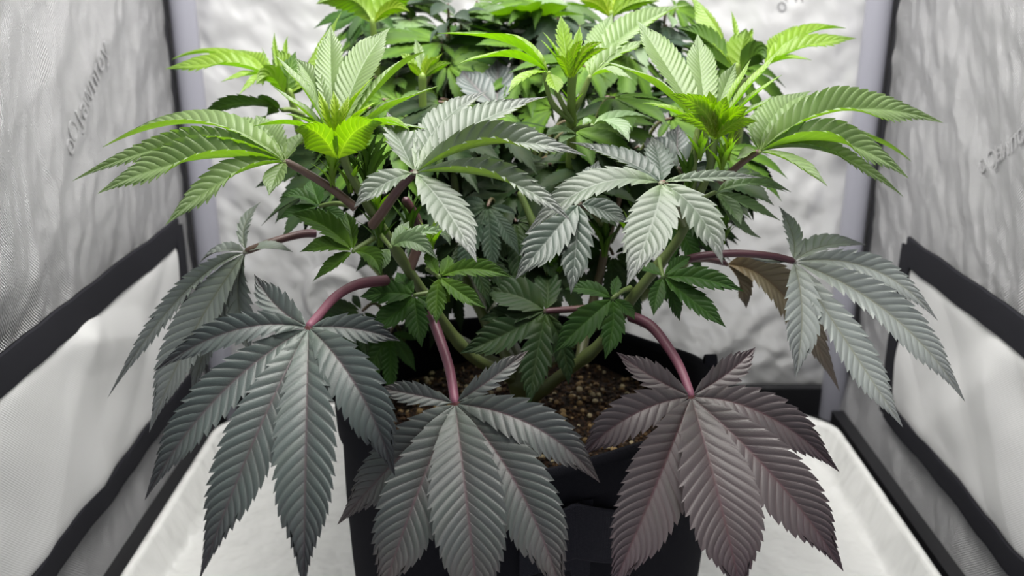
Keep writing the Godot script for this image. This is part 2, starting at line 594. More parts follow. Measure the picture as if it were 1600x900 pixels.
func ridge(p: Vector2, a: Vector2, b: Vector2, w: float) -> float:   # a sharp fold along a line
	var c := Geometry2D.get_closest_point_to_segment(p, a, b)
	return maxf(0.0, 1.0 - p.distance_to(c) / w)

func flap_bulge(y: float, z: float, side: float) -> float:
	var p := Vector2(z, y)
	var h := 0.004 + swell.get_noise_2d(z * 130.0 + side * 77.0, y * 200.0) * 0.005 + absf(crease.get_noise_2d(z * 130.0 + y * 120.0, y * 60.0 + side * 31.0)) * 0.005
	if side < 0.0:
		h += ridge(p, Vector2(-0.926, 0.285), Vector2(-0.77, 0.10), 0.05) * 0.007 + ridge(p, Vector2(-0.926, 0.285), Vector2(-0.915, 0.10), 0.05) * 0.006 + ridge(p, Vector2(-0.926, 0.285), Vector2(-1.06, 0.24), 0.035) * 0.004
	else:
		h += ridge(p, Vector2(-0.908, 0.25), Vector2(-0.80, 0.09), 0.05) * 0.008 + ridge(p, Vector2(-0.908, 0.25), Vector2(-1.06, 0.10), 0.05) * 0.006
	return h

func flap(side: float, wall: float, z_far: float, y_low: float, y_high: float, label: String) -> void:
	var z_near := -0.42
	var root := base("vent_flap", Vector3(wall, y_low, (z_near + z_far) * 0.5))
	tag(root, label, "vent flap", "", "vent flaps on the side walls")
	var b := Buf.new()
	var rows := 40
	var cols := 110
	var v := PackedVector3Array()
	var col := PackedColorArray()
	var uv := PackedVector2Array()
	var face := -side
	for r in rows:
		var y := lerpf(y_low, y_high, float(r) / (rows - 1))
		for q in cols:
			var z := lerpf(z_near, z_far, float(q) / (cols - 1)) if side < 0 else lerpf(z_far, z_near, float(q) / (cols - 1))
			var edge := minf(smoothstep(y_low, y_low + 0.03, y), smoothstep(y_high, y_high - 0.03, y))
			v.append(Vector3(wall + face * (0.008 + flap_bulge(y, z, side) * (0.35 + 0.65 * edge)), y, z) - root.position)
			col.append(Color.WHITE)
			uv.append(Vector2(z, y))
	b.grid(v, col, uv, rows, cols)
	put("panel", b, M.cloth, root)
	var strap := func(along: Array, w: float, vertical: bool, called: String):
		var pts := []
		var acr := []
		var out := []
		for p in along:
			pts.append(Vector3(wall + face * (0.010 + flap_bulge(p.y, p.z, side) * 0.35), p.y, p.z) - root.position)
			acr.append(Vector3(0, 0, side) if vertical else Vector3.UP)
			out.append(Vector3(face, 0, 0))
		var s := Buf.new()
		sweep(s, pts, acr, out, w, 0.004)
		put(called, s, M.binding, root)
	var top := []
	var low := []
	for k in 46:
		var z := lerpf(z_near, z_far, k / 45.0)
		top.append(Vector3(0, y_high + 0.0025 * swell.get_noise_2d(z * 300.0, 40.0 * side), z))
		low.append(Vector3(0, y_low + 0.006 * swell.get_noise_2d(z * 220.0, 90.0 * side + 9.0), z))
	if side < 0:
		top.reverse()
		low.reverse()
	strap.call(top, 0.036, false, "binding")
	strap.call(low, 0.028, false, "binding")
	var far := []
	for k in 20: far.append(Vector3(0, lerpf(y_low - 0.01, y_high + 0.006, k / 19.0), z_far))
	strap.call(far, 0.03, true, "binding")

func lettering(text: String, parent: Node3D, size: float, start: Vector3, along: Vector3, out: Vector3, seed_y: float) -> void:
	var f := SystemFont.new()
	f.font_names = PackedStringArray(["Droid Sans"])
	var run := 0.0
	for k in text.length():
		var t := TextMesh.new()
		t.text = text[k]
		t.font = f
		t.font_size = 48
		t.pixel_size = size / 48.0
		t.depth = 0.0007
		t.curve_step = 2.0
		var w := t.get_aabb().size.x
		var o := MeshInstance3D.new()
		o.name = numbered("letter")
		o.mesh = t
		o.material_override = M.ink
		parent.add_child(o, true)
		var p := start + along * (run + w * 0.5)
		var s := p.z if absf(out.x) > 0.5 else p.x
		p += out * (ripple(p.y, s, seed_y) + 0.0008)
		o.transform = Transform3D(Basis(along, out.cross(along), out), p)
		run += w + size * 0.1

func build_tent() -> void:
	var fl := Buf.new()
	fl.box(Vector3(X_LEFT - 0.03, -0.03, Z_BACK - 0.03), Vector3(X_RIGHT + 0.03, 0.0, Z_FRONT + 0.02))
	tag(put("floor", fl, M.floor), "", "", "structure")
	var wl := foil_wall("wall_left", 0, X_LEFT, Z_FRONT, Z_BACK - 0.01, 0.0, M.foil)
	var wr := foil_wall("wall_right", 0, X_RIGHT, Z_BACK - 0.01, Z_FRONT, 400.0, M.foil)
	var wb := foil_wall("wall_back", 2, Z_BACK, X_LEFT - 0.01, X_RIGHT + 0.01, 800.0, M.foil_back)
	var ce := Buf.new()
	ce.box(Vector3(X_LEFT - 0.03, 1.5, Z_BACK - 0.03), Vector3(X_RIGHT + 0.03, 1.52, Z_FRONT + 0.02))
	tag(put("ceiling", ce, M.foil_back), "", "", "structure")
	# the dark lip of the floor liner along the walls
	for k in [["baseboard_left", Vector3(X_LEFT + 0.016, 0, Z_BACK + 0.06), Vector3(X_LEFT + 0.034, 0.028, Z_FRONT)], ["baseboard_right", Vector3(X_RIGHT - 0.034, 0, Z_BACK + 0.06), Vector3(X_RIGHT - 0.016, 0.026, Z_FRONT)], ["baseboard_back", Vector3(X_LEFT + 0.03, 0, Z_BACK + 0.006), Vector3(X_RIGHT - 0.03, 0.045, Z_BACK + 0.024)]]:
		var b := Buf.new()
		b.box(k[1], k[2])
		tag(put(k[0], b, M.liner), "", "", "structure")
	# faint printed words that climb the foil
	var word := "oOJawnroy"
	lettering(word, wl, 0.032, Vector3(X_LEFT, 0.475, -0.985), Vector3(0, 0.6, -0.8), Vector3(1, 0, 0), 0.0)
	lettering(word, wr, 0.028, Vector3(X_RIGHT, 0.45, -1.03), Vector3(0, 0.45, 0.893).normalized(), Vector3(-1, 0, 0), 400.0)
	lettering(word, wb, 0.024, Vector3(0.36, 0.60, Z_BACK), Vector3(0.86, 0.51, 0).normalized(), Vector3(0, 0, 1), 800.0)
	# corner poles
	for k in [[-1.0, "grey tent pole in the corner left of the plant"], [1.0, "grey tent pole in the corner right of the plant"]]:
		var x := (X_LEFT + 0.022) if k[0] < 0 else (X_RIGHT - 0.022)
		var root := base("tent_pole", Vector3(x, 0, Z_BACK + 0.026))
		tag(root, k[1], "pole", "", "corner poles")
		var p := Buf.new()
		tube(p, [Vector3(0, 0.0, 0), Vector3(0, 0.5, 0), Vector3(0, 1.0, 0), Vector3(0, 1.498, 0)], 0.0175, 0.0175, Color.WHITE, Color.WHITE, 20)
		put("tube", p, M.pole, root)
		var s := Buf.new()
		var sx: float = k[0] * 0.021
		s.box(Vector3(sx - 0.0025, 0.0, 0.008), Vector3(sx + 0.0025, 1.498, 0.014))
		put("corner_piping", s, M.seam, root)
	flap(-1.0, X_LEFT, -1.24, 0.106, 0.318, "white vent flap with black binding on the foil wall left of the plant")
	flap(1.0, X_RIGHT, -1.158, 0.098, 0.315, "white vent flap with black binding on the foil wall right of the plant")
	# drawstring sleeve of a duct port, low on the back wall
	var port := base("duct_sleeve", Vector3(-0.262, 0.19, Z_BACK + 0.004))
	tag(port, "round white drawstring duct sleeve low on the back wall, behind the left branches", "duct sleeve")
	var v := PackedVector3Array()
	var col := PackedColorArray()
	var uv := PackedVector2Array()
	var prof := [[0.062, 0.0], [0.060, 0.014], [0.053, 0.024], [0.046, 0.028], [0.040, 0.024], [0.032, 0.018], [0.018, 0.020], [0.006, 0.030], [0.001, 0.03]]
	for r in prof.size():
		for s in 49:
			var a := TAU * s / 48.0
			var rad: float = prof[r][0] * 0.8 * (1.0 + 0.05 * sin(a * 9.0) * (1.0 if r > 3 else 0.2))
			v.append(Vector3(cos(a) * rad, sin(a) * rad, prof[r][1]))
			col.append(Color.WHITE)
			uv.append(Vector2(s / 8.0, r))
	var pb := Buf.new()
	pb.grid(v, col, uv, prof.size(), 49, true)
	put("gathered_cloth", pb, M.cloth, port)
	# the lamp over the plant (above the picture)
	var lamp := base("grow_light", Vector3(0.02, 1.12, -0.84))
	tag(lamp, "flat white panel grow light hung over the plant", "lamp")
	var hb := Buf.new()
	hb.box(Vector3(-0.27, 0.004, -0.27), Vector3(0.27, 0.03, 0.27))
	put("housing", hb, M.metal, lamp)
	var fb := Buf.new()
	fb.box(Vector3(-0.25, 0.0, -0.25), Vector3(0.25, 0.004, 0.25))
	put("diffuser", fb, M.lamp, lamp)
	for sx in [-1, 1]:
		var c := Buf.new()
		tube(c, [Vector3(sx * 0.2, 0.03, 0), Vector3(sx * 0.1, 0.2, 0), Vector3(0, 0.379, 0)], 0.0015, 0.0015, Color.WHITE, Color.WHITE, 6)
		put("hanger_cord", c, M.metal, lamp)

func build_tray() -> void:
	var root := base("drip_tray", Vector3(0.02, 0, -0.84))
	tag(root, "large clear white plastic drip tray with cut corners under the black pot", "tray")
	var x0 := -0.435
	var x1 := 0.435
	var z0 := -0.44
	var z1 := 0.42
	var cut := 0.075
	var ring := [Vector2(x0 + cut, z0), Vector2(x1 - cut, z0), Vector2(x1, z0 + cut), Vector2(x1, z1 - cut), Vector2(x1 - cut, z1), Vector2(x0 + cut, z1), Vector2(x0, z1 - cut), Vector2(x0, z0 + cut)]
	# finer outline with rounded corners
	var line := []
	for k in ring.size():
		var a: Vector2 = ring[k]
		var b: Vector2 = ring[(k + 1) % ring.size()]
		var p: Vector2 = ring[(k + ring.size() - 1) % ring.size()]
		var d0 := (p - a).normalized() * 0.02
		var d1 := (b - a).normalized() * 0.02
		for q in 4:
			var f := q / 3.0
			line.append((a + d0) * (1 - f) * (1 - f) + a * 2 * f * (1 - f) + (a + d1) * f * f)
	line.append(line[0])
	var build := func(prof: Array) -> Buf:
		var v := PackedVector3Array()
		var col := PackedColorArray()
		var uv := PackedVector2Array()
		for r in prof.size():
			for s in line.size():
				var p: Vector2 = line[s]
				var q: Vector2 = p - p.normalized() * float(prof[r][0]) * 1.2
				if prof[r][0] > 0.3: q = p * (1.0 - prof[r][0])
				v.append(Vector3(q.x, prof[r][1], q.y))
				col.append(Color.WHITE)
				uv.append(q)
		var b := Buf.new()
		b.grid(v, col, uv, prof.size(), line.size(), true)
		return b
	put("basin", build.call([[0.999, 0.006], [0.7, 0.006], [0.4, 0.0062], [0.045, 0.006], [0.032, 0.008], [0.026, 0.016], [0.014, 0.046]]), M.tray, root)
	put("rim", build.call([[0.0145, 0.044], [0.012, 0.0485], [0.008, 0.0495], [0.004, 0.0485], [0.001, 0.045], [0.0, 0.038], [0.003, 0.038], [0.006, 0.044], [0.0125, 0.044]]), M.tray, root)

func pot_r(a: float, y: float) -> float:
	return POT_R * (0.93 + 0.07 * y / POT_H) * (1.0 + 0.012 * sin(a * 3.0 + 1.0) + 0.008 * sin(a * 5.0) + 0.006 * swell.get_noise_2d(cos(a) * 60.0, sin(a) * 60.0 + y * 300.0))

func build_pot() -> void:
	var root := base("fabric_pot", POT + Vector3(0, 0.0075, 0))
	tag(root, "round black fabric grow pot standing on the drip tray", "pot")
	var lathe := func(prof: Array, closed: bool, wave: float) -> Buf:
		var v := PackedVector3Array()
		var col := PackedColorArray()
		var uv := PackedVector2Array()
		for r in prof.size():
			for s in 97:
				var a := -TAU * s / 96.0
				var y: float = prof[r][1]
				var lift := 0.006 * sin(a * 2.0 + 0.6) + 0.004 * sin(a * 5.0 + 2.0)
				var rad: float = pot_r(a, y) + prof[r][0]
				v.append(Vector3(cos(a) * rad, y + lift * wave * smoothstep(0.15, 0.28, y), sin(a) * rad))
				col.append(Color.WHITE)
				uv.append(Vector2(s / 24.0, y * 8.0))
		var b := Buf.new()
		b.grid(v, col, uv, prof.size(), 97, true)
		return b
	put("fabric_side", lathe.call([[-0.16, 0.001], [-0.004, 0.0], [0.0, 0.006], [0.002, 0.06], [0.003, 0.12], [0.002, 0.18], [0.0, 0.24], [0.0, 0.272], [-0.004, 0.272], [-0.005, 0.2], [-0.006, 0.15]], true, 1.0), M.pot, root)
	put("rim_hem", lathe.call([[0.001, 0.248], [0.0035, 0.25], [0.0035, 0.274], [0.0, 0.281], [-0.0045, 0.281], [-0.008, 0.274], [-0.008, 0.25], [-0.005, 0.248]], true, 1.0), M.pot, root)
	# stitched webbing handles
	for ang in [0.30, 2.2]:
		var pts := []
		var acr := []
		var out := []
		var a0: float = PI / 2 - ang + 0.1
		for k in 22:
			var f := k / 21.0
			var a := a0 + lerpf(-0.24, 0.24, f)
			var y := 0.208 + 0.02 * (1.0 - absf(2.0 * f - 1.0))
			pts.append(Vector3(cos(a), 0, sin(a)) * (pot_r(a, y) + 0.003 + 0.006 * sin(PI * f)) + Vector3(0, y, 0))
			acr.append(Vector3.UP)
			out.append(Vector3(cos(a), 0, sin(a)))
		var b := Buf.new()
		sweep(b, pts, acr, out, 0.05, 0.003)
		put("handle", b, M.webbing, root)
	# the side seam and a webbing loop that stands up from the rim
	var sp := []
	var sa := []
	var so := []
	for k in 16:
		var y := lerpf(0.01, 0.25, k / 15.0)
		var a := 1.36
		sp.append(Vector3(cos(a) * pot_r(a, y), y, sin(a) * pot_r(a, y)))
		sa.append(Vector3(sin(a), 0, -cos(a)))
		so.append(Vector3(cos(a), 0, sin(a)))
	var sb := Buf.new()
	sweep(sb, sp, sa, so, 0.03, 0.002)
	put("seam_tape", sb, M.webbing, root)
	var lp := []
	var la := []
	var lo := []
	for k in 14:
		var f := k / 13.0
		var a := lerpf(-0.12, -0.03, f)
		lp.append(Vector3(cos(a), 0, sin(a)) * (pot_r(a, 0.27) + 0.002) + Vector3(0, 0.268 + 0.028 * sin(PI * f), 0))
		la.append(Vector3(cos(a), 0, sin(a)))
		lo.append((Vector3.UP * sin(PI * f) + Vector3(-sin(a), 0, cos(a)) * -cos(PI * f)).normalized())
	var lb := Buf.new()
	sweep(lb, lp, la, lo, 0.012, 0.002)
	put("loop", lb, M.webbing, root)
	# soil
	var y0 := 0.232
	var soil := base("potting_soil", POT + Vector3(0, y0, 0))
	tag(soil, "dark brown potting soil with pale perlite grains filling the black pot", "soil", "stuff")
	var v := PackedVector3Array()
	var col := PackedColorArray()
	var uv := PackedVector2Array()
	for r in 40:
		for s in 91:
			var a := TAU * s / 90.0
			var rad := (POT_R * 0.9) * r / 39.0
			var p := Vector2(cos(a) * rad, sin(a) * rad)
			v.append(Vector3(p.x, soil_y(p), p.y))
			col.append(Color.WHITE)
			uv.append(p * 4.0)
	var b := Buf.new()
	b.grid(v, col, uv, 40, 91, true)
	put("soil_surface", b, M.soil, soil)
	var tones := [lin(214, 196, 158), lin(178, 148, 104), lin(84, 60, 40), lin(60, 42, 28), lin(42, 30, 22), lin(104, 78, 50)]
	var crumb := SphereMesh.new()
	crumb.radius = 0.5
	crumb.height = 1.0
	crumb.radial_segments = 7
	crumb.rings = 4
	crumb.material = M.grain
	var mm := MultiMesh.new()
	mm.transform_format = MultiMesh.TRANSFORM_3D
	mm.use_colors = true
	mm.mesh = crumb
	mm.instance_count = 5200
	for k in 5200:
		var a := rng.randf() * TAU
		var rad := sqrt(rng.randf()) * POT_R * 0.88
		var p := Vector2(cos(a) * rad, sin(a) * rad)
		var light := rng.randf()
		var tone: Color = tones[0] if light < 0.05 else tones[1] if light < 0.10 else tones[rng.randi_range(2, 5)]
		var sz := rng.randf_range(0.0018, 0.0048) * (1.4 if light < 0.10 else 1.0)
		var bs := Basis.from_euler(Vector3(rng.randf() * 6, rng.randf() * 6, rng.randf() * 6)).scaled(Vector3(sz, sz * rng.randf_range(0.6, 1.0), sz * rng.randf_range(0.7, 1.4)))
		mm.set_instance_transform(k, Transform3D(bs, Vector3(p.x, soil_y(p) + sz * 0.2, p.y)))
		mm.set_instance_color(k, tone)
	var mi := MultiMeshInstance3D.new()
	mi.name = "soil_grains"
	mi.multimesh = mm
	mi.set_meta("kind", "stuff")
	soil.add_child(mi, true)

func soil_y(p: Vector2) -> float:
	return 0.006 + 0.006 * swell.get_noise_2d(p.x * 500.0, p.y * 500.0) + 0.004 * speck.get_noise_2d(p.x * 1200.0, p.y * 1200.0) + 0.012 * (1.0 - p.length() / POT_R)

# ------------------------------------------------------------------ the plant
func build_stems() -> void:
	# from the soil outwards: one short trunk and the branches that were bent low and grew up again
	stem([[822, 640, 0.885], [818, 600, 0.88], [816, 565, 0.875]], 0.012, 0.0095, "wood", "wood", "main_stem")
	stem([[816, 600, 0.88], [775, 578, 0.865], [735, 555, 0.85], [690, 500, 0.83], [640, 425, 0.80], [606, 370, 0.775], [572, 315, 0.75], [543, 262, 0.73], [527, 215, 0.72]], 0.0052, 0.0026, "wood", "green")
	stem([[828, 628, 0.88], [862, 598, 0.86], [935, 540, 0.835], [985, 470, 0.82], [1025, 420, 0.81], [1062, 370, 0.80], [1090, 310, 0.785], [1110, 260, 0.775], [1118, 205, 0.765]], 0.0054, 0.0026, "wood", "green")
	stem([[816, 580, 0.885], [850, 520, 0.93], [880, 420, 0.93], [892, 320, 0.91], [893, 220, 0.87], [893, 150, 0.82], [895, 110, 0.80]], 0.0065, 0.003, "wood", "lime")
	stem([[812, 585, 0.89], [760, 500, 0.95], [700, 380, 0.95], [672, 280, 0.92], [662, 190, 0.90], [660, 115, 0.88]], 0.0062, 0.003, "wood", "lime")
	stem([[808, 590, 0.89], [700, 520, 0.97], [600, 430, 1.0], [530, 340, 0.98], [480, 240, 0.94], [452, 140, 0.90]], 0.006, 0.003, "wood", "lime")
	stem([[826, 590, 0.89], [940, 500, 0.98], [1060, 420, 1.0], [1130, 310, 0.99], [1155, 200, 0.96], [1152, 100, 0.93]], 0.006, 0.003, "wood", "lime")
	stem([[815, 570, 0.9], [740, 430, 1.04], [640, 280, 1.06], [595, 140, 1.02], [582, 30, 0.98]], 0.006, 0.003, "wood", "lime")
	stem([[825, 570, 0.9], [880, 430, 1.05], [930, 280, 1.08], [950, 140, 1.05], [955, 18, 1.0]], 0.006, 0.003, "wood", "lime")
	stem([[838, 560, 0.88], [850, 520, 0.87], [862, 450, 0.87], [845, 380, 0.86], [812, 300, 0.86]], 0.0042, 0.0028, "wood", "green")
	stem([[905, 570, 0.86], [915, 515, 0.88], [935, 440, 0.89], [950, 370, 0.88], [970, 300, 0.88]], 0.0045, 0.003, "wood", "dusky")
	stem([[640, 420, 0.80], [655, 375, 0.80], [650, 340, 0.79], [632, 310, 0.78]], 0.004, 0.003, "dusky", "purple")
	stem([[735, 400, 0.87], [722, 370, 0.88], [716, 330, 0.9], [708, 270, 0.9]], 0.0035, 0.0025, "dusky", "green")
	stem([[1080, 330, 0.79], [1082, 290, 0.785], [1085, 240, 0.775], [1092, 200, 0.77]], 0.0032, 0.0026, "green", "pale")
	stem([[893, 190, 0.84], [862, 160, 0.82], [850, 112, 0.80]], 0.0022, 0.0018, "green", "pale", "side_shoot_stem")
	stem([[893, 180, 0.84], [905, 160, 0.83], [922, 118, 0.82]], 0.0022, 0.0018, "green", "pale", "side_shoot_stem")
	stem([[1108, 250, 0.775], [1100, 200, 0.765], [1086, 150, 0.76]], 0.002, 0.0016, "green", "pale", "side_shoot_stem")

func build_big_leaves() -> void:
	var front := tilt(0, 0.55, 1)
	# the three dark fan leaves that hang over the front of the pot, and the pale ones beside and above them
	fan("fan_leaf", [482, 511, 0.685], tilt(-0.1, 0.6, 1), "low", {"fold": 0.22, "wide": 1.06}, [
		[397, 428, 0.03, 432, 478, 0.015, 50], [240, 581, -0.02, 362, 517, -0.02, 52, -16], [226, 782, -0.05, 338, 622, -0.035, 74, -12, 0.32],
		[312, 905, -0.075, 396, 690, -0.05, 92, -8], [474, 925, -0.085, 478, 700, -0.06, 100, 0], [617, 744, -0.04, 560, 608, -0.04, 84, 6], [626, 533, 0.0, 556, 514, 0.0, 48, 8]],
		[[604, 438, 0.79], [560, 444, 0.765], [525, 463, 0.73], [497, 494, 0.70], [482, 511, 0.686]], true, 0.0036)
	fan("fan_leaf", [711, 630, 0.725], tilt(0, 0.55, 1), "low_mid", {"fold": 0.2, "wide": 1.06}, [
		[527, 820, 0.005, 622, 716, -0.02, 78, -8], [590, 606, 0.0, 645, 616, -0.005, 40, -6], [826, 547, 0.015, 770, 590, 0.0, 38, 6], [938, 755, -0.035, 838, 668, -0.03, 74, 10],
		[592, 945, -0.075, 648, 782, -0.05, 104, -6], [882, 945, -0.075, 812, 765, -0.05, 104, 6], [752, 985, -0.085, 730, 790, -0.062, 118, 0]],
		[[672, 490, 0.80], [684, 520, 0.785], [702, 575, 0.755], [711, 630, 0.726]], true, 0.0036)
	fan("fan_leaf", [1080, 619, 0.735], tilt(0.05, 0.55, 1), "low_right", {"fold": 0.2, "wide": 1.06}, [
		[963, 550, 0.015, 1018, 588, 0.005, 46, -8], [1181, 542, 0.015, 1138, 582, 0.005, 46, 8], [903, 717, -0.01, 985, 650, -0.015, 66, -10], [1312, 738, -0.015, 1200, 650, -0.015, 72, 10],
		[950, 935, -0.07, 1022, 765, -0.045, 104, -6], [1318, 893, -0.065, 1212, 748, -0.045, 98, 8], [1160, 935, -0.08, 1124, 780, -0.055, 122, 0]],
		[[985, 494, 0.82], [1020, 512, 0.80], [1058, 565, 0.765], [1080, 619, 0.736]], true, 0.0038)
	fan("fan_leaf", [1240, 408, 0.79], tilt(0.1, 0.95, 0.95), "grey", {"fold": 0.3, "wide": 1.04}, [
		[1217, 322, 0.03, 1238, 366, 0.02, 32, 0], [1354, 383, 0.03, 1290, 384, 0.02, 54, -14], [1172, 404, 0.0, 1206, 408, 0.0, 26, 10],
		[1466, 502, -0.02, 1366, 422, -0.01, 46, 22, 0.5], [1508, 628, -0.04, 1392, 492, -0.025, 66, 22, 0.5], [1411, 668, -0.05, 1330, 545, -0.03, 62, 14, 0.45], [1242, 592, -0.03, 1253, 490, -0.02, 60, 4]],
		[[1055, 414, 0.80], [1090, 401, 0.79], [1150, 396, 0.785], [1205, 400, 0.785], [1240, 408, 0.79]], true, 0.003, ["purple", "purple"])
	fan("fan_leaf", [1135, 412, 0.86], tilt(0.2, 0.7, 0.6), "olive", {"fold": 0.5}, [
		[1312, 612, 0.0, 1225, 462, 0.0, 60, 30], [1300, 570, 0.03, 1222, 445, 0.02, 46, -20], [1166, 482, 0.0, 1158, 445, 0.0, 34, 0], [1215, 425, 0.02, 1180, 412, 0.01, 26, 20]],
		[[1070, 405, 0.85], [1105, 405, 0.855], [1135, 412, 0.86]], true, 0.0025, ["dusky", "purple"])
	fan("fan_leaf", [384, 393, 0.80], tilt(-0.1, 1.1, 0.8), "grey", {"fold": 0.35, "wide": 1.04}, [
		[408, 315, 0.02, 383, 352, 0.01, 24, 0], [458, 394, 0.0, 420, 388, 0.0, 34, -10], [312, 410, 0.03, 345, 392, 0.02, 34, 0],
		[168, 622, -0.02, 283, 462, -0.01, 36, -34, 0.7], [233, 676, -0.03, 302, 520, -0.02, 74, -12, 0.3], [395, 560, 0.0, 372, 468, 0.0, 52, 0], [300, 620, -0.01, 335, 500, -0.005, 60, -6]],
		[[494, 365, 0.83], [470, 366, 0.825], [425, 378, 0.81], [384, 393, 0.80]], true, 0.003, ["purple", "dusky"])
	# silvery leaves over the middle
	fan("fan_leaf", [648, 269, 0.665], tilt(0.12, 1.0, 0.62), "silver", {"fold": 0.34, "twist": 25.0}, [
		[604, 174, 0.05, 627, 225, 0.025, 46, 0], [553, 325, -0.02, 598, 289, -0.01, 44, -10], [764, 142, 0.10, 690, 192, 0.05, 48, 0], [856, 151, 0.09, 742, 195, 0.045, 58, 0],
		[916, 244, 0.02, 782, 224, 0.01, 54, 0, 0.95], [893, 347, -0.03, 788, 283, -0.015, 44, 0, 0.95], [745, 410, -0.055, 698, 328, -0.025, 62, 2, 0.15]],
		[[582, 352, 0.735], [600, 328, 0.715], [622, 297, 0.69], [648, 269, 0.666]], true, 0.0032, ["dusky", "purple"])
	fan("fan_leaf", [1034, 285, 0.70], tilt(-0.05, 1.0, 0.7), "silver", {"fold": 0.2}, [
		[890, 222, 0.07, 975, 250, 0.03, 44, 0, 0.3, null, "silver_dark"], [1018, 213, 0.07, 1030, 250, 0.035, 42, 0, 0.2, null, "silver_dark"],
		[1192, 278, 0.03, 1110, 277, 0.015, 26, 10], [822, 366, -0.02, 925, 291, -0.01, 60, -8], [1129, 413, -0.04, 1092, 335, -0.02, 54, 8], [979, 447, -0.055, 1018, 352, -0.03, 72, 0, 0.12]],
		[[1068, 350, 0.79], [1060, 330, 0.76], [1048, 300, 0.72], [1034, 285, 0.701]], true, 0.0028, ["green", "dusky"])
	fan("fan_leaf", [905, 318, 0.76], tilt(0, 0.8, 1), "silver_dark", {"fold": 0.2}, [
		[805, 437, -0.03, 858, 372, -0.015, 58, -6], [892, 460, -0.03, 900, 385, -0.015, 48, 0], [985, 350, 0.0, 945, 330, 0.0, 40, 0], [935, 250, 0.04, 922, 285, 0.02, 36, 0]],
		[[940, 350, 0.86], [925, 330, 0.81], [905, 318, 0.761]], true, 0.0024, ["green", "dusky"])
	# broad bright leaves that reach out on both sides
	fan("fan_leaf", [446, 252, 0.725], tilt(-0.1, 1.0, 0.42), "fresh", {"fold": 0.42, "twist": -48.0}, [
		[318, 190, 0.12, 372, 200, 0.06, 46, 0], [400, 180, 0.10, 420, 208, 0.05, 44, 0], [478, 205, 0.06, 462, 225, 0.03, 36, 0],
		[160, 230, 0.06, 312, 193, 0.03, 62, 0, 0.35], [113, 283, 0.02, 288, 226, 0.01, 40, 0, 0.95], [152, 303, -0.01, 292, 252, -0.005, 60, 0, 0.8],
		[258, 352, -0.03, 352, 280, -0.015, 48, 0, 0.6], [420, 306, -0.02, 432, 275, -0.01, 36, 0, 0.2]],
		[[556, 325, 0.745], [520, 296, 0.738], [482, 272, 0.73], [446, 252, 0.726]], true, 0.0028, ["dusky", "dusky"])
	fan("fan_leaf", [1186, 236, 0.765], tilt(0.1, 1.0, 0.42), "fresh", {"fold": 0.42, "twist": 48.0}, [
		[1268, 142, 0.11, 1212, 180, 0.05, 52, 0, 0.25], [1180, 172, 0.09, 1180, 205, 0.045, 30, 0], [1362, 154, 0.09, 1268, 170, 0.045, 54, 0, 0.3],
		[1474, 192, 0.05, 1320, 172, 0.025, 62, 0, 0.7], [1424, 252, 0.07, 1316, 208, 0.04, 40, 0, 0.3], [1420, 279, 0.0, 1308, 222, 0.0, 52, 0, 0.9], [1412, 308, 0.03, 1300, 240, 0.015, 32, 0, 0.7],
		[1293, 291, -0.03, 1238, 254, -0.015, 44, 0, 0.25], [1150, 250, 0.0, 1168, 240, 0.0, 26, 0]],
		[[1122, 285, 0.785], [1145, 266, 0.78], [1165, 250, 0.77], [1186, 236, 0.766]], true, 0.0026, ["dusky", "dusky"])
	# further back, left and right
	fan("fan_leaf", [420, 118, 0.93], tilt(-0.1, 1.0, 0.4), "lime", {"fold": 0.42, "twist": -40.0}, [
		[268, 93, 0.02, 345, 84, 0.02, 42, 0, 0.2], [258, 108, -0.01, 345, 101, -0.01, 44, 0, 0.5], [345, 128, -0.04, 385, 118, -0.02, 26, 0], [370, 78, 0.06, 398, 92, 0.03, 30, 0], [372, 150, -0.05, 400, 125, -0.03, 20, 0]],
		[[455, 150, 0.92], [440, 132, 0.925], [420, 118, 0.93]], true, 0.0022, ["pale", "pale"])
	fan("fan_leaf", [1195, 104, 0.94], tilt(0.1, 1.0, 0.42), "lime", {"fold": 0.42, "twist": 40.0}, [
		[1322, 44, 0.03, 1252, 56, 0.02, 36, 0, 0.4], [1338, 60, -0.01, 1262, 72, -0.01, 38, 0, 0.5], [1268, 94, -0.03, 1230, 92, -0.02, 26, 0], [1242, 40, 0.07, 1216, 68, 0.04, 28, 0]],
		[[1158, 130, 0.945], [1178, 118, 0.942], [1195, 104, 0.94]], true, 0.0022, ["pale", "pale"])
	fan("fan_leaf", [440, 172, 0.88], tilt(-0.2, -1.0, 0.4), "green", {"fold": -0.3}, [
		[310, 185, 0.0, 372, 162, 0.0, 34, 0], [400, 160, 0.02, 420, 162, 0.0, 30, 0], [405, 195, -0.01, 420, 178, 0.0, 26, 0]],
		[[475, 180, 0.9], [455, 172, 0.89], [440, 172, 0.88]], true, 0.0022, ["green", "green"])
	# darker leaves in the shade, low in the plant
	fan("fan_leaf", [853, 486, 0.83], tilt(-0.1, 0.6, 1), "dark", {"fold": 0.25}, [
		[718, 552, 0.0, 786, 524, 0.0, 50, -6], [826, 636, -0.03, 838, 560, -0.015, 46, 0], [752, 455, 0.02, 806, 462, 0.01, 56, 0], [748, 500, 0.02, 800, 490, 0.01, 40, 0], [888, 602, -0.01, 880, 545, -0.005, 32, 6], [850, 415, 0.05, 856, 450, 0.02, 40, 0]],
		[[935, 480, 0.84], [895, 483, 0.835], [853, 486, 0.83]], true, 0.0026, ["dusky", "purple"])
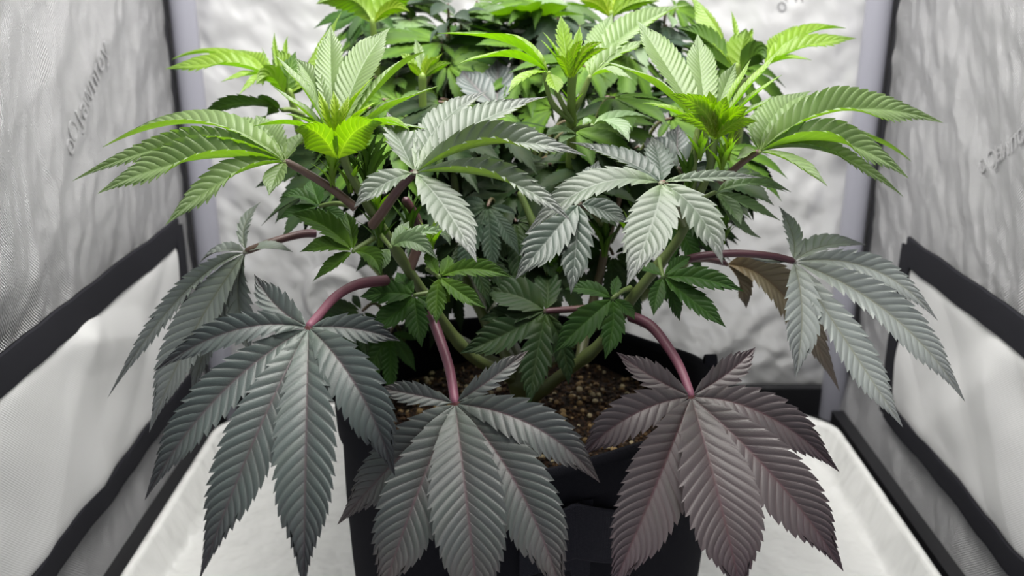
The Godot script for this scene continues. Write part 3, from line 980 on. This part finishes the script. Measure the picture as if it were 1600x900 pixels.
	fan("fan_leaf", [957, 466, 0.79], tilt(0.05, 0.7, 1), "deep", {"fold": 0.2}, [
		[864, 552, -0.015, 910, 508, -0.01, 44, -5], [945, 562, -0.02, 957, 512, -0.01, 36, 0], [882, 452, 0.01, 920, 452, 0.005, 28, 0], [992, 500, -0.005, 978, 482, 0.0, 20, 0], [965, 430, 0.02, 962, 448, 0.01, 16, 0]],
		[[985, 450, 0.815], [972, 455, 0.80], [957, 466, 0.791]], true, 0.002, ["green", "green"])
	fan("fan_leaf", [1036, 432, 0.77], tilt(0.1, 0.8, 1), "deep", {"fold": 0.25}, [
		[1164, 456, -0.01, 1098, 436, -0.005, 36, 8], [1135, 512, -0.02, 1085, 472, -0.01, 38, 4], [1021, 494, -0.02, 1026, 462, -0.01, 24, 0], [1062, 502, 0.01, 1052, 470, 0.0, 26, 4], [985, 415, 0.02, 1008, 418, 0.01, 24, 0], [1080, 400, 0.02, 1060, 412, 0.01, 20, 0]],
		[[1030, 405, 0.80], [1032, 418, 0.785], [1036, 432, 0.77]], true, 0.0018, ["green", "green"])
	fan("fan_leaf", [648, 461, 0.79], tilt(-0.05, 0.7, 1), "deep", {"fold": 0.2}, [
		[562, 464, 0.01, 604, 458, 0.0, 38, -8], [579, 513, -0.01, 614, 492, -0.005, 40, -5], [659, 543, -0.02, 652, 502, -0.01, 34, 0], [690, 490, 0.0, 672, 476, 0.0, 18, 0], [620, 425, 0.03, 632, 442, 0.01, 24, 0]],
		[[690, 455, 0.80], [668, 458, 0.795], [648, 461, 0.79]], true, 0.0018, ["green", "green"])
	fan("fan_leaf", [686, 432, 0.755], tilt(0.05, 0.8, 1), "green", {"fold": 0.3}, [
		[801, 434, 0.0, 742, 420, 0.0, 32, 6], [760, 482, -0.015, 720, 458, -0.01, 30, 4], [682, 506, -0.02, 682, 470, -0.01, 30, 0], [668, 388, 0.02, 674, 410, 0.01, 20, 0], [700, 398, 0.02, 698, 415, 0.01, 20, 0]],
		[[668, 420, 0.78], [678, 426, 0.765], [686, 432, 0.755]], true, 0.0018, ["green", "green"])
	fan("fan_leaf", [552, 392, 0.745], tilt(-0.15, 0.8, 0.8), "green", {"fold": 0.4}, [
		[454, 334, 0.02, 505, 352, 0.01, 40, 0], [468, 394, 0.0, 512, 386, 0.0, 34, 0], [488, 440, -0.01, 525, 412, -0.005, 26, 0], [596, 432, -0.02, 582, 402, -0.01, 30, 0], [540, 330, 0.03, 548, 360, 0.015, 26, 0]],
		[[585, 372, 0.765], [568, 382, 0.755], [552, 392, 0.745]], true, 0.0018, ["green", "green"])
	fan("fan_leaf", [610, 386, 0.745], tilt(0.1, 0.8, 0.9), "pale", {"fold": 0.3}, [
		[684, 406, -0.01, 645, 378, -0.005, 32, 6], [640, 345, 0.02, 626, 365, 0.01, 20, 0], [706, 372, 0.03, 662, 362, 0.015, 22, 0], [592, 428, -0.01, 598, 406, -0.005, 24, 0]],
		[[596, 368, 0.765], [602, 376, 0.755], [610, 386, 0.745]], true, 0.0018, ["green", "green"])
	fan("fan_leaf", [500, 322, 0.80], tilt(-0.1, 0.9, 0.8), "deep", {"fold": 0.3}, [
		[436, 310, 0.0, 468, 306, 0.0, 26, 0], [434, 344, -0.01, 466, 330, -0.005, 24, 0], [485, 280, 0.03, 492, 300, 0.015, 30, 0], [545, 350, 0.0, 522, 335, 0.0, 24, 0]],
		[[548, 322, 0.79], [525, 318, 0.795], [500, 322, 0.80]], true, 0.0018, ["green", "green"])
	fan("fan_leaf", [1118, 300, 0.80], tilt(0.1, 0.9, 0.7), "pale", {"fold": 0.3}, [
		[1236, 300, 0.02, 1175, 286, 0.01, 34, 0], [1220, 345, 0.0, 1165, 320, 0.0, 30, 0], [1158, 352, -0.02, 1142, 325, -0.01, 26, 0], [1190, 372, 0.01, 1152, 350, 0.0, 28, 0]],
		[[1085, 320, 0.795], [1102, 308, 0.798], [1118, 300, 0.80]], true, 0.0018, ["green", "green"])
	fan("fan_leaf", [1060, 262, 0.86], tilt(0, 0.6, 1), "low", {"fold": 0.3}, [
		[1142, 238, 0.02, 1100, 236, 0.01, 44, 0], [1010, 215, 0.03, 1032, 234, 0.01, 40, 0], [1060, 195, 0.04, 1058, 228, 0.02, 40, 0], [1120, 285, 0.0, 1092, 268, 0.0, 36, 0]],
		[[1075, 300, 0.88], [1068, 280, 0.87], [1060, 262, 0.86]], true, 0.0018, ["dusky", "dusky"])
	fan("fan_leaf", [775, 165, 0.96], tilt(-0.1, 0.8, 1), "low", {"fold": 0.25}, [
		[722, 110, 0.03, 742, 135, 0.01, 48, 0], [776, 92, 0.04, 778, 130, 0.02, 46, 0], [735, 180, -0.01, 752, 170, 0.0, 34, 0]],
		[[800, 230, 0.97], [790, 195, 0.965], [775, 165, 0.96]], true, 0.0018, ["dusky", "dusky"])
	fan("fan_leaf", [925, 195, 0.80], tilt(0.05, 1.0, 0.5), "pale", {"fold": 0.3}, [
		[983, 222, -0.03, 960, 195, -0.015, 36, 0], [910, 196, 0.0, 918, 190, 0.0, 20, 0], [1024, 188, 0.03, 975, 183, 0.015, 36, 0]],
		[[895, 205, 0.86], [908, 198, 0.83], [925, 195, 0.80]], true, 0.0018, ["green", "green"])
	fan("fan_leaf", [905, 212, 0.84], tilt(-0.1, 0.9, 0.7), "pale", {"fold": 0.3}, [
		[850, 215, -0.02, 876, 205, -0.01, 24, 0], [872, 226, -0.03, 888, 215, -0.015, 20, 0]], [], true)

func build_shoots() -> void:
	var face := tilt(0, 0.8, 1)
	var away := tilt(0, 0.6, -1)
	var left := tilt(0.6, 0.9, 0.4)
	var right := tilt(-0.6, 0.9, 0.4)
	shoot([
		[522, 212, 0.72, 517, 112, 0.755, 517, 40, 0.79, 44, "fresh", 0.3, face], [530, 212, 0.72, 562, 112, 0.75, 609, 44, 0.78, 54, "fresh", 0.3, face],
		[536, 212, 0.72, 602, 128, 0.74, 664, 80, 0.76, 44, "fresh", 0.4, right], [538, 214, 0.72, 610, 168, 0.73, 686, 134, 0.74, 34, "fresh", 0.55, right],
		[520, 212, 0.72, 492, 136, 0.745, 461, 91, 0.77, 34, "fresh", 0.4, face], [516, 212, 0.72, 474, 140, 0.725, 430, 87, 0.735, 26, "fresh", 0.6, left],
		[514, 214, 0.72, 472, 172, 0.715, 427, 136, 0.715, 22, "fresh", 0.6, left], [516, 216, 0.72, 480, 190, 0.712, 446, 178, 0.71, 18, "lime", 0.6, left],
		[530, 214, 0.715, 552, 160, 0.715, 585, 120, 0.72, 16, "tip", 0.7, right], [524, 214, 0.715, 524, 175, 0.71, 521, 142, 0.715, 16, "tip", 0.6, face],
		[528, 214, 0.715, 537, 178, 0.71, 545, 150, 0.715, 14, "tip", 0.6, face], [520, 214, 0.715, 508, 175, 0.71, 497, 142, 0.715, 15, "tip", 0.6, face],
		[530, 214, 0.715, 560, 180, 0.712, 588, 160, 0.715, 18, "tip", 0.6, right],
		[526, 248, 0.715, 494, 206, 0.69, 460, 205, 0.672, 54, "tip", -0.5, away], [529, 248, 0.715, 556, 204, 0.69, 598, 192, 0.672, 54, "tip", -0.5, away],
		[480, 206, 0.688, 455, 194, 0.674, 396, 197, 0.66, 26, "lime", 0.4, tilt(0, 1, 0.2)], [572, 202, 0.69, 600, 190, 0.676, 640, 203, 0.66, 26, "lime", 0.4, tilt(0, 1, 0.2)],
		[560, 205, 0.70, 600, 195, 0.70, 668, 202, 0.70, 22, "fresh", 0.5, tilt(0, 1, 0.3)]])
	shoot([
		[1100, 200, 0.765, 1042, 104, 0.80, 996, 33, 0.83, 54, "fresh", 0.32, tilt(0.2, 0.8, 1)], [1105, 198, 0.765, 1096, 120, 0.80, 1090, 53, 0.83, 46, "fresh", 0.28, face],
		[1112, 198, 0.765, 1130, 145, 0.79, 1150, 97, 0.80, 32, "fresh", 0.35, face], [1098, 202, 0.765, 1018, 130, 0.775, 941, 97, 0.78, 34, "fresh", 0.55, left],
		[1096, 204, 0.76, 1050, 174, 0.755, 1003, 161, 0.75, 22, "lime", 0.55, left], [1116, 200, 0.765, 1150, 138, 0.775, 1173, 92, 0.785, 15, "lime", 0.6, right],
		[1120, 202, 0.765, 1172, 134, 0.77, 1222, 74, 0.78, 20, "lime", 0.6, right], [1122, 204, 0.765, 1176, 152, 0.765, 1222, 117, 0.765, 16, "lime", 0.6, right],
		[1122, 206, 0.765, 1176, 172, 0.76, 1210, 150, 0.76, 20, "fresh", 0.5, right],
		[1116, 218, 0.76, 1098, 172, 0.74, 1044, 146, 0.73, 30, "tip", -0.2, away], [1117, 218, 0.76, 1102, 170, 0.742, 1078, 148, 0.735, 26, "tip", -0.2, away],
		[1118, 218, 0.76, 1112, 172, 0.745, 1108, 142, 0.74, 24, "tip", -0.2, away], [1119, 218, 0.76, 1126, 176, 0.742, 1136, 150, 0.735, 24, "tip", -0.2, away],
		[1120, 218, 0.76, 1142, 182, 0.74, 1172, 168, 0.73, 28, "tip", -0.2, away], [1120, 218, 0.76, 1146, 194, 0.74, 1184, 190, 0.73, 24, "tip", -0.2, away],
		[1112, 214, 0.755, 1090, 188, 0.745, 1052, 182, 0.74, 20, "tip", -0.2, away]])
	shoot([
		[890, 122, 0.80, 882, 68, 0.81, 876, 24, 0.82, 26, "lime", 0.35, face], [896, 122, 0.80, 902, 75, 0.81, 906, 41, 0.82, 15, "lime", 0.4, face],
		[886, 122, 0.80, 868, 80, 0.80, 848, 50, 0.80, 14, "lime", 0.5, left], [885, 122, 0.80, 866, 88, 0.798, 844, 62, 0.797, 12, "lime", 0.5, left],
		[892, 122, 0.795, 898, 82, 0.785, 910, 64, 0.78, 16, "tip", 0.3, away], [894, 122, 0.795, 912, 82, 0.785, 944, 66, 0.78, 15, "tip", 0.3, away],
		[896, 122, 0.795, 918, 88, 0.787, 952, 76, 0.78, 13, "tip", 0.3, away], [888, 122, 0.795, 880, 98, 0.787, 866, 88, 0.782, 14, "tip", 0.3, away], [891, 122, 0.795, 889, 96, 0.785, 886, 76, 0.78, 14, "tip", 0.3, face]])
	fan("fan_leaf", [858, 113, 0.805], tilt(0, 1, 0.3), "lime", {"fold": 0.6}, [
		[682, 52, 0.02, 790, 66, 0.01, 30, 0, 0.8], [716, 100, -0.02, 790, 88, -0.01, 30, 0, 0.6], [793, 146, -0.04, 824, 119, -0.02, 26, 0, 0.2], [872, 146, -0.02, 866, 130, -0.01, 24, 0, 0.2], [770, 55, 0.08, 820, 80, 0.03, 18, 0]],
		[[893, 190, 0.84], [875, 155, 0.82], [858, 113, 0.805]], true, 0.002, ["green", "pale"])
	fan("fan_leaf", [921, 120, 0.82], tilt(0.05, 1.0, 0.6), "fresh", {"fold": 0.35}, [
		[1075, 8, 0.10, 985, 48, 0.05, 48, 0, 0.4], [957, 22, 0.12, 936, 68, 0.06, 40, 0, 0.25], [1006, 64, 0.03, 966, 84, 0.015, 40, 0, 0.5], [988, 124, -0.02, 955, 113, -0.01, 24, 0, 0.5]],
		[[893, 180, 0.84], [906, 152, 0.83], [921, 120, 0.82]], true, 0.002, ["green", "pale"])
	shoot([
		[660, 122, 0.88, 664, 104, 0.88, 668, 84, 0.88, 12, "tip", 0.4, face], [662, 122, 0.88, 674, 102, 0.88, 692, 83, 0.88, 12, "tip", 0.3, away],
		[658, 122, 0.88, 648, 108, 0.875, 636, 98, 0.87, 13, "tip", 0.3, away], [663, 122, 0.88, 682, 106, 0.875, 706, 98, 0.87, 14, "lime", 0.4, away],
		[657, 122, 0.88, 640, 96, 0.885, 625, 84, 0.89, 16, "lime", 0.4, face], [660, 122, 0.88, 656, 90, 0.895, 648, 60, 0.91, 16, "fresh", 0.4, face], [662, 124, 0.88, 672, 100, 0.875, 684, 92, 0.87, 14, "tip", 0.4, away]])
	shoot([
		[452, 146, 0.90, 492, 82, 0.91, 534, 18, 0.93, 44, "lime", 0.5, tilt(0.7, 0.7, -0.6)], [448, 146, 0.90, 440, 108, 0.91, 424, 74, 0.92, 44, "lime", 0.25, away],
		[446, 146, 0.90, 432, 90, 0.91, 429, 50, 0.92, 9, "lime", 0.4, face], [452, 146, 0.90, 446, 90, 0.92, 450, 56, 0.93, 9, "lime", 0.4, face], [444, 146, 0.90, 424, 112, 0.9, 409, 74, 0.9, 10, "lime", 0.5, left],
		[444, 148, 0.90, 424, 120, 0.885, 400, 132, 0.87, 36, "lime", 0.3, away], [450, 148, 0.9, 452, 115, 0.9, 462, 80, 0.91, 34, "green", 0.3, away], [452, 148, 0.9, 470, 120, 0.91, 496, 96, 0.92, 34, "green", 0.3, away]])
	shoot([
		[1150, 110, 0.93, 1124, 50, 0.95, 1078, -8, 0.97, 46, "lime", 0.4, tilt(-0.6, 0.6, -0.7)], [1154, 110, 0.93, 1160, 74, 0.93, 1166, 44, 0.93, 46, "lime", 0.25, away],
		[1148, 110, 0.93, 1106, 64, 0.94, 1058, 44, 0.95, 36, "green", 0.35, away], [1158, 110, 0.93, 1180, 86, 0.92, 1197, 92, 0.91, 40, "green", 0.3, away],
		[1154, 108, 0.93, 1150, 56, 0.94, 1142, 16, 0.95, 10, "lime", 0.4, face], [1156, 108, 0.93, 1170, 62, 0.94, 1176, 44, 0.94, 9, "lime", 0.4, face], [1146, 112, 0.93, 1112, 90, 0.925, 1065, 70, 0.92, 26, "green", 0.4, away]])
	shoot([
		[582, 36, 0.98, 548, 0, 0.98, 494, 6, 0.97, 46, "lime", 0.35, away], [582, 36, 0.98, 568, -14, 0.99, 548, -60, 1.0, 44, "lime", 0.3, away], [584, 36, 0.98, 590, -14, 0.99, 602, -60, 1.0, 44, "lime", 0.3, away],
		[586, 36, 0.98, 612, 0, 0.98, 650, -8, 0.97, 40, "lime", 0.35, away], [584, 36, 0.98, 610, 14, 0.97, 640, 18, 0.96, 22, "tip", 0.4, away]])
	shoot([
		[953, 26, 1.0, 940, -6, 0.995, 920, -28, 0.99, 20, "tip", 0.3, away], [954, 26, 1.0, 948, -10, 1.0, 944, -44, 1.0, 18, "tip", 0.3, away], [956, 26, 1.0, 962, -8, 1.0, 970, -44, 1.0, 18, "tip", 0.3, away],
		[957, 26, 1.0, 978, -2, 0.995, 1004, -22, 0.99, 22, "lime", 0.3, away], [958, 26, 1.0, 990, 6, 0.99, 1032, 2, 0.98, 22, "lime", 0.4, away], [952, 26, 1.0, 930, 6, 0.99, 905, 2, 0.98, 20, "tip", 0.3, away]])
	for q in [[520, 290, 0.735, 0.035, "lime"], [575, 290, 0.745, 0.045, "green"], [548, 300, 0.745, 0.03, "lime"], [590, 330, 0.765, 0.03, "lime"], [1093, 250, 0.77, 0.028, "lime"], [1128, 268, 0.775, 0.034, "lime"], [1138, 250, 0.77, 0.026, "tip"], [1075, 300, 0.785, 0.035, "green"], [893, 170, 0.83, 0.02, "lime"],
		[640, 372, 0.79, 0.04, "green"], [672, 400, 0.775, 0.035, "lime"], [595, 385, 0.77, 0.04, "green"], [945, 400, 0.87, 0.045, "green"], [985, 380, 0.86, 0.04, "lime"], [1060, 360, 0.80, 0.04, "green"], [865, 440, 0.87, 0.04, "green"], [1130, 380, 0.83, 0.03, "green"], [700, 470, 0.84, 0.03, "green"]]:
		bud(q[0], q[1], q[2], q[3], q[4], 10)

func build_foliage() -> void:
	# leaves in the depth of the crown, each on its own stalk
	var made := 0
	var heart := Vector3(0.013, 0.36, -0.93)
	while made < 130:
		var x := rng.randf_range(490, 1180)
		var y := rng.randf_range(95, 440)
		var d := rng.randf_range(0.88, 1.04)
		var wide := 318.0 - 130.0 * smoothstep(250.0, 470.0, y)
		if absf(x - 825.0) > wide: continue
		if y > 345.0 and (x < 640.0 or x > 1010.0): continue
		if y > 310.0 and rng.randf() < 0.7: continue
		if y < 150.0 and d < 0.97: continue
		made += 1
		var hub := at(x, y, d)
		var out := hub - heart
		out.y = 0.0
		out = (out.normalized() * 0.5 + Vector3(rng.randf_range(-0.9, 0.9), 0, rng.randf_range(-0.1, 0.8))).normalized()
		var axis := (out + Vector3.UP * rng.randf_range(-0.7, 0.1)).normalized()
		var up := (Vector3.UP * 0.8 + out * 0.3 + Vector3(rng.randf_range(-0.3, 0.3), 0, rng.randf_range(0.1, 0.8))).normalized()
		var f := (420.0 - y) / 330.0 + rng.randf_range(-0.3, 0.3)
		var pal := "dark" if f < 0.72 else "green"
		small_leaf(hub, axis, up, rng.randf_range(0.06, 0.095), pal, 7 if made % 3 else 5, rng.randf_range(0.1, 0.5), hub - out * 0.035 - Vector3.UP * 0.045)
	for k in 46:
		var hub := at(rng.randf_range(560, 1070), rng.randf_range(0, 135), rng.randf_range(1.03, 1.16))
		var axis := Vector3(rng.randf_range(-1.0, 1.0), rng.randf_range(-0.4, 0.1), rng.randf_range(-0.2, 0.8)).normalized()
		small_leaf(hub, axis, Vector3(rng.randf_range(-0.3, 0.3), 1, rng.randf_range(0.2, 0.7)).normalized(), rng.randf_range(0.06, 0.09), ["dark", "green", "deep", "shade", "pale"][k % 5], 7, rng.randf_range(0.1, 0.5), hub + Vector3(0, -0.05, -0.01))
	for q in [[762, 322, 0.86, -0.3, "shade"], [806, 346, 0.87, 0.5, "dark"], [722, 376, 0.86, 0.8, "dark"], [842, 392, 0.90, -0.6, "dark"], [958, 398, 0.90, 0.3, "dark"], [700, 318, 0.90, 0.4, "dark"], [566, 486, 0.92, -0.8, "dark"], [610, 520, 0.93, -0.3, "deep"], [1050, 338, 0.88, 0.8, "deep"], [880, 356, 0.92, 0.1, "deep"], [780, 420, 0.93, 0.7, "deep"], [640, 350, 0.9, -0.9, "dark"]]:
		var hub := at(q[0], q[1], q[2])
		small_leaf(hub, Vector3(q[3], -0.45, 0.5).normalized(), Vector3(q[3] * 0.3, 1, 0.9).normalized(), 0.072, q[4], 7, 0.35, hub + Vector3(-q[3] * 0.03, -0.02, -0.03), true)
	# taller ones at the rear that fill the top of the frame
	for q in [[720, 26, 1.04, "rear"], [780, 10, 1.10, "pale"], [835, 34, 1.06, "rear"], [690, 66, 1.02, "green"], [870, 8, 1.10, "rear"], [905, 40, 1.05, "shade"], [760, 52, 1.06, "shade"], [640, 30, 1.08, "pale"], [1005, 60, 1.06, "shade"], [1040, 20, 1.10, "pale"], [815, 75, 1.0, "green"], [745, 2, 1.06, "rear"], [980, 84, 1.03, "green"], [575, 80, 1.06, "dark"], [620, 120, 1.02, "green"], [1060, 130, 1.03, "dark"], [820, 120, 1.0, "green"], [1090, 150, 1.03, "dark"], [560, 150, 1.02, "dark"], [700, 6, 1.1, "shade"], [820, 4, 1.12, "pale"]]:
		var hub := at(q[0], q[1], q[2])
		var axis := Vector3(rng.randf_range(-1.0, 1.0), rng.randf_range(-0.25, 0.2), rng.randf_range(-0.3, 0.7)).normalized()
		small_leaf(hub, axis, Vector3(rng.randf_range(-0.3, 0.3), 1, 0.3).normalized(), rng.randf_range(0.07, 0.1), q[3], 7, rng.randf_range(0.1, 0.4), hub + Vector3(0, -0.07, -0.02))

func build_plant() -> void:
	plant = base("leafy_plant", POT + Vector3(0, 0.235, 0))
	tag(plant, "bushy plant with serrated fan leaves, grey-purple below, lime on top, in the black pot", "plant")
	build_stems()
	build_big_leaves()
	build_shoots()
	build_foliage()

func _ready() -> void:
	# camera, surroundings, light
	var cam := Camera3D.new()
	cam.name = "camera"
	add_child(cam)
	cam.position = EYE
	cam.rotation.x = -PITCH
	var lens := CameraAttributesPhysical.new()
	lens.frustum_focal_length = 40.0
	lens.frustum_focus_distance = 0.71
	lens.exposure_aperture = 8.0
	lens.frustum_near = 0.05
	lens.frustum_far = 20.0
	cam.attributes = lens
	cam.current = true
	var we := WorldEnvironment.new()
	we.name = "world_environment"
	var env := Environment.new()
	env.background_mode = Environment.BG_COLOR
	env.background_color = Color(0.72, 0.73, 0.75)
	env.background_energy_multiplier = 0.6
	env.tonemap_mode = Environment.TONE_MAPPER_LINEAR
	env.tonemap_exposure = 1.25
	env.sdfgi_enabled = true
	env.ssao_enabled = true
	env.ssil_enabled = true
	we.environment = env
	add_child(we)
	var panel := AreaLight3D.new()
	panel.name = "grow_light_panel"
	panel.area_size = Vector2(0.5, 0.5)
	panel.light_energy = 1.2
	panel.light_color = Color(1, 0.99, 0.97)
	panel.shadow_enabled = true
	panel.position = Vector3(0.02, 1.118, -0.84)
	panel.rotation.x = -PI / 2
	panel.area_range = 6.0
	panel.area_attenuation = 2.0
	add_child(panel)
	rng.seed = 20
	for n in [[wrinkle, 0.04, 3, 3], [crease, 0.03, 2, 5], [swell, 0.03, 2, 7], [speck, 0.05, 3, 9]]:
		n[0].noise_type = FastNoiseLite.TYPE_SIMPLEX_SMOOTH
		n[0].frequency = n[1]
		n[0].fractal_octaves = n[2]
		n[0].seed = n[3]
	make_materials()
	build_tent()
	build_tray()
	build_pot()
	build_plant()
